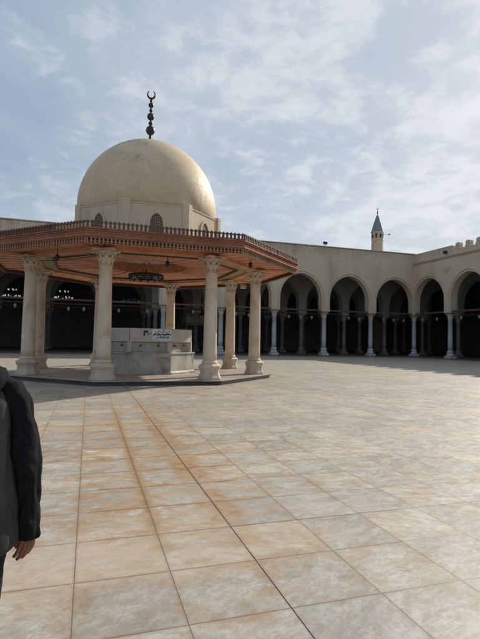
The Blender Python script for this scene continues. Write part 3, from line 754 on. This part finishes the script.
# body skeleton (local to the person: x right, y forward (away from camera), z up)
verts = []; edges = []; rad = []
def jv(p, r, par=None):
    verts.append(tuple(p)); rad.append(r if isinstance(r, tuple) else (r, r)); i = len(verts) - 1
    if par is not None: edges.append((par, i))
    return i
pel = jv((0, 0, .93), (.145, .10)); sp1 = jv((0, 0, 1.08), (.125, .09), pel); sp2 = jv((0, 0, 1.24), (.145, .10), sp1); ch = jv((0, 0, 1.37), (.12, .085), sp2)
nk = jv((0, .0, 1.47), .055, ch); nk2 = jv((0, .02, 1.53), .052, nk); hd = jv((0, .02, 1.60), (.074, .092), nk2); hd2 = jv((0, .015, 1.67), (.076, .095), hd); hd3 = jv((0, .01, 1.725), (.05, .062), hd2)
for s in (-1, 1):
    hp = jv((s * .09, 0, .87), .088, pel); kn = jv((s * .072, .04 * s, .49), .055, hp); cf = jv((s * .07, .02 * s, .32), .052, kn); an = jv((s * .07, -.02 + .04 * s, .09), .036, cf); to = jv((s * .075, .08 + .04 * s, .045), .034, an); to2 = jv((s * .078, .16 + .04 * s, .03), .026, to)
    sh = jv((s * .165, 0, 1.375), .055, ch); ua = jv((s * .210, -.01, 1.25), .036, sh); el = jv((s * .240, -.018, 1.09), .029, ua); fa = jv((s * .246, -.005, .95), .027, el); wr = jv((s * .250, .01, .825), .025, fa)
    hc = jv((s * .247, .013, .80), (.018, .014), wr)
    for j, (dx, ln, zk) in enumerate(((-.024, .90, .748), (-.008, 1.0, .742), (.007, .95, .744), (.021, .76, .752))):
        # metacarpal, then three bones curling toward the thigh and forward
        pm = jv((s * (.247 + dx * .8), .018, .776), .0125, hc); k0 = jv((s * (.243 + dx), .022, zk), .0112, pm)
        d = Vector((-s * .40, .12, -.91)).normalized(); p = Vector(verts[k0]); par = k0
        for seg, (l, bend) in enumerate(((.032, 0), (.022, .45), (.016, .75))):
            d = Vector((d.x - s * bend * .35, d.y + bend * .55, d.z)).normalized(); p = p + d * l * ln; par = jv(p, (.0090, .0083, .0072)[seg], par)
    th0 = jv((s * .222, .024, .784), .0125, hc); th1 = jv((s * .204, .034, .757), .0108, th0); th2 = jv((s * .200, .044, .730), .0088, th1)
# nose + chin as small branches
jv((0, .125, 1.60), .012, hd); jv((0, .085, 1.545), .03, hd)
me = bpy.data.meshes.new('body'); me.from_pydata(verts, edges, []); me.materials.append(M['skin'])
body = bpy.data.objects.new('body', me); COL.objects.link(body); body.parent = per
sk = body.modifiers.new('skin', 'SKIN'); sk.use_smooth_shade = True
for i, v_ in enumerate(me.skin_vertices[0].data): v_.radius = rad[i]; v_.use_root = (i == 0)
ss = body.modifiers.new('sub', 'SUBSURF'); ss.levels = 2; ss.render_levels = 2
def loft(secs, n=28, seed=0, amp=.0, freq=9, cap=True, thick=False):
    """secs: (centre, rx, ry, normal-ish axis is z) rings; cloth folds by noise"""
    m = MB(); vs = []
    for (c, rx, ry) in secs:
        for k in range(n):
            a = 2 * pi * k / n; x, y = rx * cos(a), ry * sin(a)
            nn = noise.noise(Vector((cos(a) * 2.2 + seed, sin(a) * 2.2, c[2] * freq))) + .5 * noise.noise(Vector((cos(a) * 5 + seed, sin(a) * 5, c[2] * freq * 2.2)))
            f = 1 + amp * nn / max(rx, ry)
            vs.append((c[0] + x * f, c[1] + y * f, c[2] + amp * .3 * nn))
    fs = [(j * n + k, j * n + (k + 1) % n, (j + 1) * n + (k + 1) % n, (j + 1) * n + k) for j in range(len(secs) - 1) for k in range(n)]
    if cap: fs.append(tuple(range(n))[::-1]); fs.append(tuple((len(secs) - 1) * n + k for k in range(n)))
    m.add(vs, fs, True); return m
def interp(keys, n):
    out = []
    for i in range(n):
        t_ = i / (n - 1) * (len(keys) - 1); k = min(int(t_), len(keys) - 2); f = t_ - k; f = f * f * (3 - 2 * f) if False else f
        A, B = keys[k], keys[k + 1]
        out.append((tuple(a + (b - a) * f for a, b in zip(A[0], B[0])), A[1] + (B[1] - A[1]) * f, A[2] + (B[2] - A[2]) * f))
    return out
jk = loft(interp([((0, 0, .765), .196, .140), ((0, 0, .80), .200, .142), ((0, 0, .95), .204, .145), ((0, 0, 1.10), .204, .148), ((0, -.005, 1.25), .196, .150), ((0, -.01, 1.33), .175, .135), ((0, 0, 1.41), .13, .10), ((0, 0, 1.45), .085, .08)], 60), 72, 3, .024, 3.2)
# hem band
jo = jk.build('jacket', M['jgrey'], per); sd = jo.modifiers.new('sub', 'SUBSURF'); sd.levels = 1; sd.render_levels = 1
hb = loft([((0, 0, .752), .188, .133), ((0, 0, .755), .196, .141), ((0, 0, .775), .201, .145), ((0, 0, .795), .202, .145), ((0, 0, .80), .188, .133)], 48, 3, .008, 4.5); hb.build('hem', M['jgrey'], per)
for s in (-1, 1):
    ks = [((s * .10, 0, 1.438), .050, .06), ((s * .145, 0, 1.415), .058, .066), ((s * .180, -.005, 1.345), .058, .066), ((s * .206, -.012, 1.255), .056, .060), ((s * .228, -.018, 1.15), .053, .055), ((s * .240, -.015, 1.06), .046, .051), ((s * .244, -.005, .97), .042, .047), ((s * .246, .005, .88), .041, .043), ((s * .246, .01, .80), .041, .040), ((s * .246, .012, .779), .037, .035)]
    sl = loft(interp(ks, 56), 32, 10 + s, .016, 13)
    so = sl.build('sleeve', M['jblack'], per); q_ = so.modifiers.new('sub', 'SUBSURF'); q_.levels = 1; q_.render_levels = 1
    tr = loft(interp([((s * .075, 0, .88), .095, .10), ((s * .085, 0, .78), .088, .10), ((s * .072, .03 * s, .50), .070, .080), ((s * .07, .01 * s, .30), .066, .075), ((s * .07, -.01 + .02 * s, .07), .062, .075)], 40), 28, 20 + s, .012, 6)
    tr.build('trousers', M['pants'], per)
    sh_ = loft([((s * .075, .045 + .03 * s, 0.0), .046, .125), ((s * .075, .045 + .03 * s, .02), .050, .135), ((s * .075, .035 + .03 * s, .06), .046, .115), ((s * .072, .0 + .03 * s, .10), .040, .065)], 20); sh_.build('shoe', M['shoe'], per)
# hood lying on the shoulders
# diagonal and vertical pull folds pressed into the jacket back and sleeves by displacement
for o in list(bpy.data.objects):
    if o.parent == per and o.name.split('.')[0] in ('jacket', 'sleeve'):
        a_ = .006 if o.name.startswith('jacket') else .004
        for v_ in o.data.vertices:
            c = v_.co; q = Vector((c.x * 9, c.y * 7, c.z * (2.6 if a_ > .005 else 9)))
            rdg = 1 - abs(noise.noise(q + Vector((c.z * 3, 0, 0)))) * 2.2
            d = Vector((c.x - (0 if a_ > .005 else math.copysign(.235, c.x)), c.y, 0)); d = d.normalized() if d.length > 1e-4 else d
            v_.co = c + d * a_ * (rdg ** 3 if rdg > 0 else 0)
m = MB(); vs = []; n1, n2 = 28, 12
for i in range(n1):
    a = 2 * pi * i / n1; back = max(0, -sin(a))
    cx, cy, cz = .125 * cos(a) * (1 + .15 * back), .088 * sin(a) - .03 * back, 1.435 - .02 * back
    for j in range(n2):
        b = 2 * pi * j / n2; rr_ = .030 + .020 * back + .006 * noise.noise(Vector((i * .5, j * .8, 2)))
        vs.append((cx + rr_ * cos(b) * cos(a), cy + rr_ * cos(b) * sin(a), cz + rr_ * 1.25 * sin(b)))
m.add(vs, [(i * n2 + j, ((i + 1) % n1) * n2 + j, ((i + 1) % n1) * n2 + (j + 1) % n2, i * n2 + (j + 1) % n2) for i in range(n1) for j in range(n2)], True)
m.build('hood', M['hood'], per)
m = MB(); vs = []
m.lathe([(.001, .125), (.045, .118), (.075, .085), (.089, .04), (.092, -.01), (.088, -.05), (.080, -.075)], (0, -.008, 1.655), 24, caps=False)
m.v = [(x, y * 1.15, z + (.035 if y > .05 and z < 1.68 else 0)) for x, y, z in m.v]; m.build('hair', M['hair'], per)
# ------------------------------------------------------------------ camera
cd = bpy.data.cameras.new('camera'); cam = bpy.data.objects.new('camera', cd); COL.objects.link(cam)
yaw, pit, rol = radians(17.6281), radians(2.51), radians(1.1431)
Rr = Vector((cos(yaw), -sin(yaw), 0)); F = Vector((sin(yaw) * cos(pit), cos(yaw) * cos(pit), sin(pit))); U = Vector((-sin(yaw) * sin(pit), -cos(yaw) * sin(pit), cos(pit)))
Xa = Rr * cos(rol) + U * sin(rol); Ya = -Rr * sin(rol) + U * cos(rol)
mt = Matrix.Identity(4)
for i in range(3): mt[i][0] = Xa[i]; mt[i][1] = Ya[i]; mt[i][2] = -F[i]
mt.translation = (0, 0, 1.6); cam.matrix_world = mt
cd.sensor_fit = 'VERTICAL'; cd.sensor_height = 24; cd.sensor_width = 18; cd.lens = 24 * 474.42 / 639; cd.clip_start = .05; cd.clip_end = 6000
bpy.context.scene.camera = cam
# ------------------------------------------------------------------ light & sky
S = Vector((1.5, .82, 1.0)).normalized(); el = math.asin(S.z); az = math.atan2(S.x, S.y)
ld = bpy.data.lights.new('sun', 'SUN'); ld.energy = 5.0; ld.angle = radians(.9); ld.color = (1, .93, .82)
lo = bpy.data.objects.new('sun', ld); COL.objects.link(lo); lo.rotation_euler = S.to_track_quat('Z', 'Y').to_euler(); lo.location = (20, 10, 30)
w = bpy.data.worlds.new('World'); bpy.context.scene.world = w; w.use_nodes = True; nt = w.node_tree
class WT(NT):
    def __init__(s, tree): s.t = tree; s.n = tree.nodes; s.l = tree.links
g = WT(nt); bg = nt.nodes['Background']
sky = nt.nodes.new('ShaderNodeTexSky'); sky.sky_type = 'NISHITA'; sky.sun_disc = False; sky.sun_elevation = el; sky.sun_rotation = az; sky.air_density = 1.0; sky.dust_density = 1.5; sky.ozone_density = 1.0
gen = nt.nodes.new('ShaderNodeTexCoord').outputs['Generated']
sep = nt.nodes.new('ShaderNodeSeparateXYZ'); nt.links.new(gen, sep.inputs[0])
zz = g.math('ADD', g.math('MAXIMUM', sep.outputs[2], 0.0), .22)
cx = g.math('DIVIDE', sep.outputs[0], zz); cy = g.math('DIVIDE', sep.outputs[1], zz)
cv = nt.nodes.new('ShaderNodeCombineXYZ'); nt.links.new(cx, cv.inputs[0]); nt.links.new(cy, cv.inputs[1])
def cn(loc, sc_, det, rg, ds): return g.noise(g.mapping(cv.outputs[0], (1, 1, 1), loc), sc_, det, rg, ds)
c1 = cn((3.1, 1.7, 0), 1.1, 6, .55, .4); c2 = cn((8.3, 4.2, 0), 3.0, 8, .6, .6); c3 = cn((1.3, 9.2, 0), 9.0, 7, .6, .4)
dt = nt.nodes.new('ShaderNodeVectorMath'); dt.operation = 'DOT_PRODUCT'; nt.links.new(gen, dt.inputs[0]); dt.inputs[1].default_value = S
sunw = g.mr(dt.outputs['Value'], .25, 1.0)
low = g.mr(sep.outputs[2], .0, .42, 1, 0)
bluec = g.mix(sunw, (3.0, 4.05, 5.45), (5.0, 5.75, 6.6)); palec = g.mix(sunw, (4.6, 5.4, 6.3), (6.3, 6.8, 7.3))
fac = g.math('ADD', g.mr(c1, .34, .66, .0, .75), g.math('MULTIPLY', low, .40), clamp=True)
fac = g.math('ADD', fac, g.mr(c2, .35, .7, -.18, .22), clamp=True)
col = g.mix(fac, bluec, palec)
cover = g.math('ADD', g.math('MULTIPLY', sunw, .09), g.math('MULTIPLY', g.math('SUBTRACT', c1, .5), .35))
pf = g.mr(g.math('ADD', g.math('ADD', g.math('MULTIPLY', c2, .45), g.math('MULTIPLY', c3, .55)), cover), .52, .68)
pf = g.math('MULTIPLY', pf, g.mr(sep.outputs[2], .06, .30, .35, 1))
col = g.mix(g.math('MULTIPLY', pf, .62), col, g.mix(sunw, (6.5, 7.0, 7.5), (8.3, 8.5, 8.8)))
col = g.mix(.12, col, sky.outputs[0])
nt.links.new(col, bg.inputs[0]); bg.inputs[1].default_value = .103
sc = bpy.context.scene; sc.view_settings.view_transform = 'Standard'; sc.view_settings.look = 'None'; sc.view_settings.exposure = 0
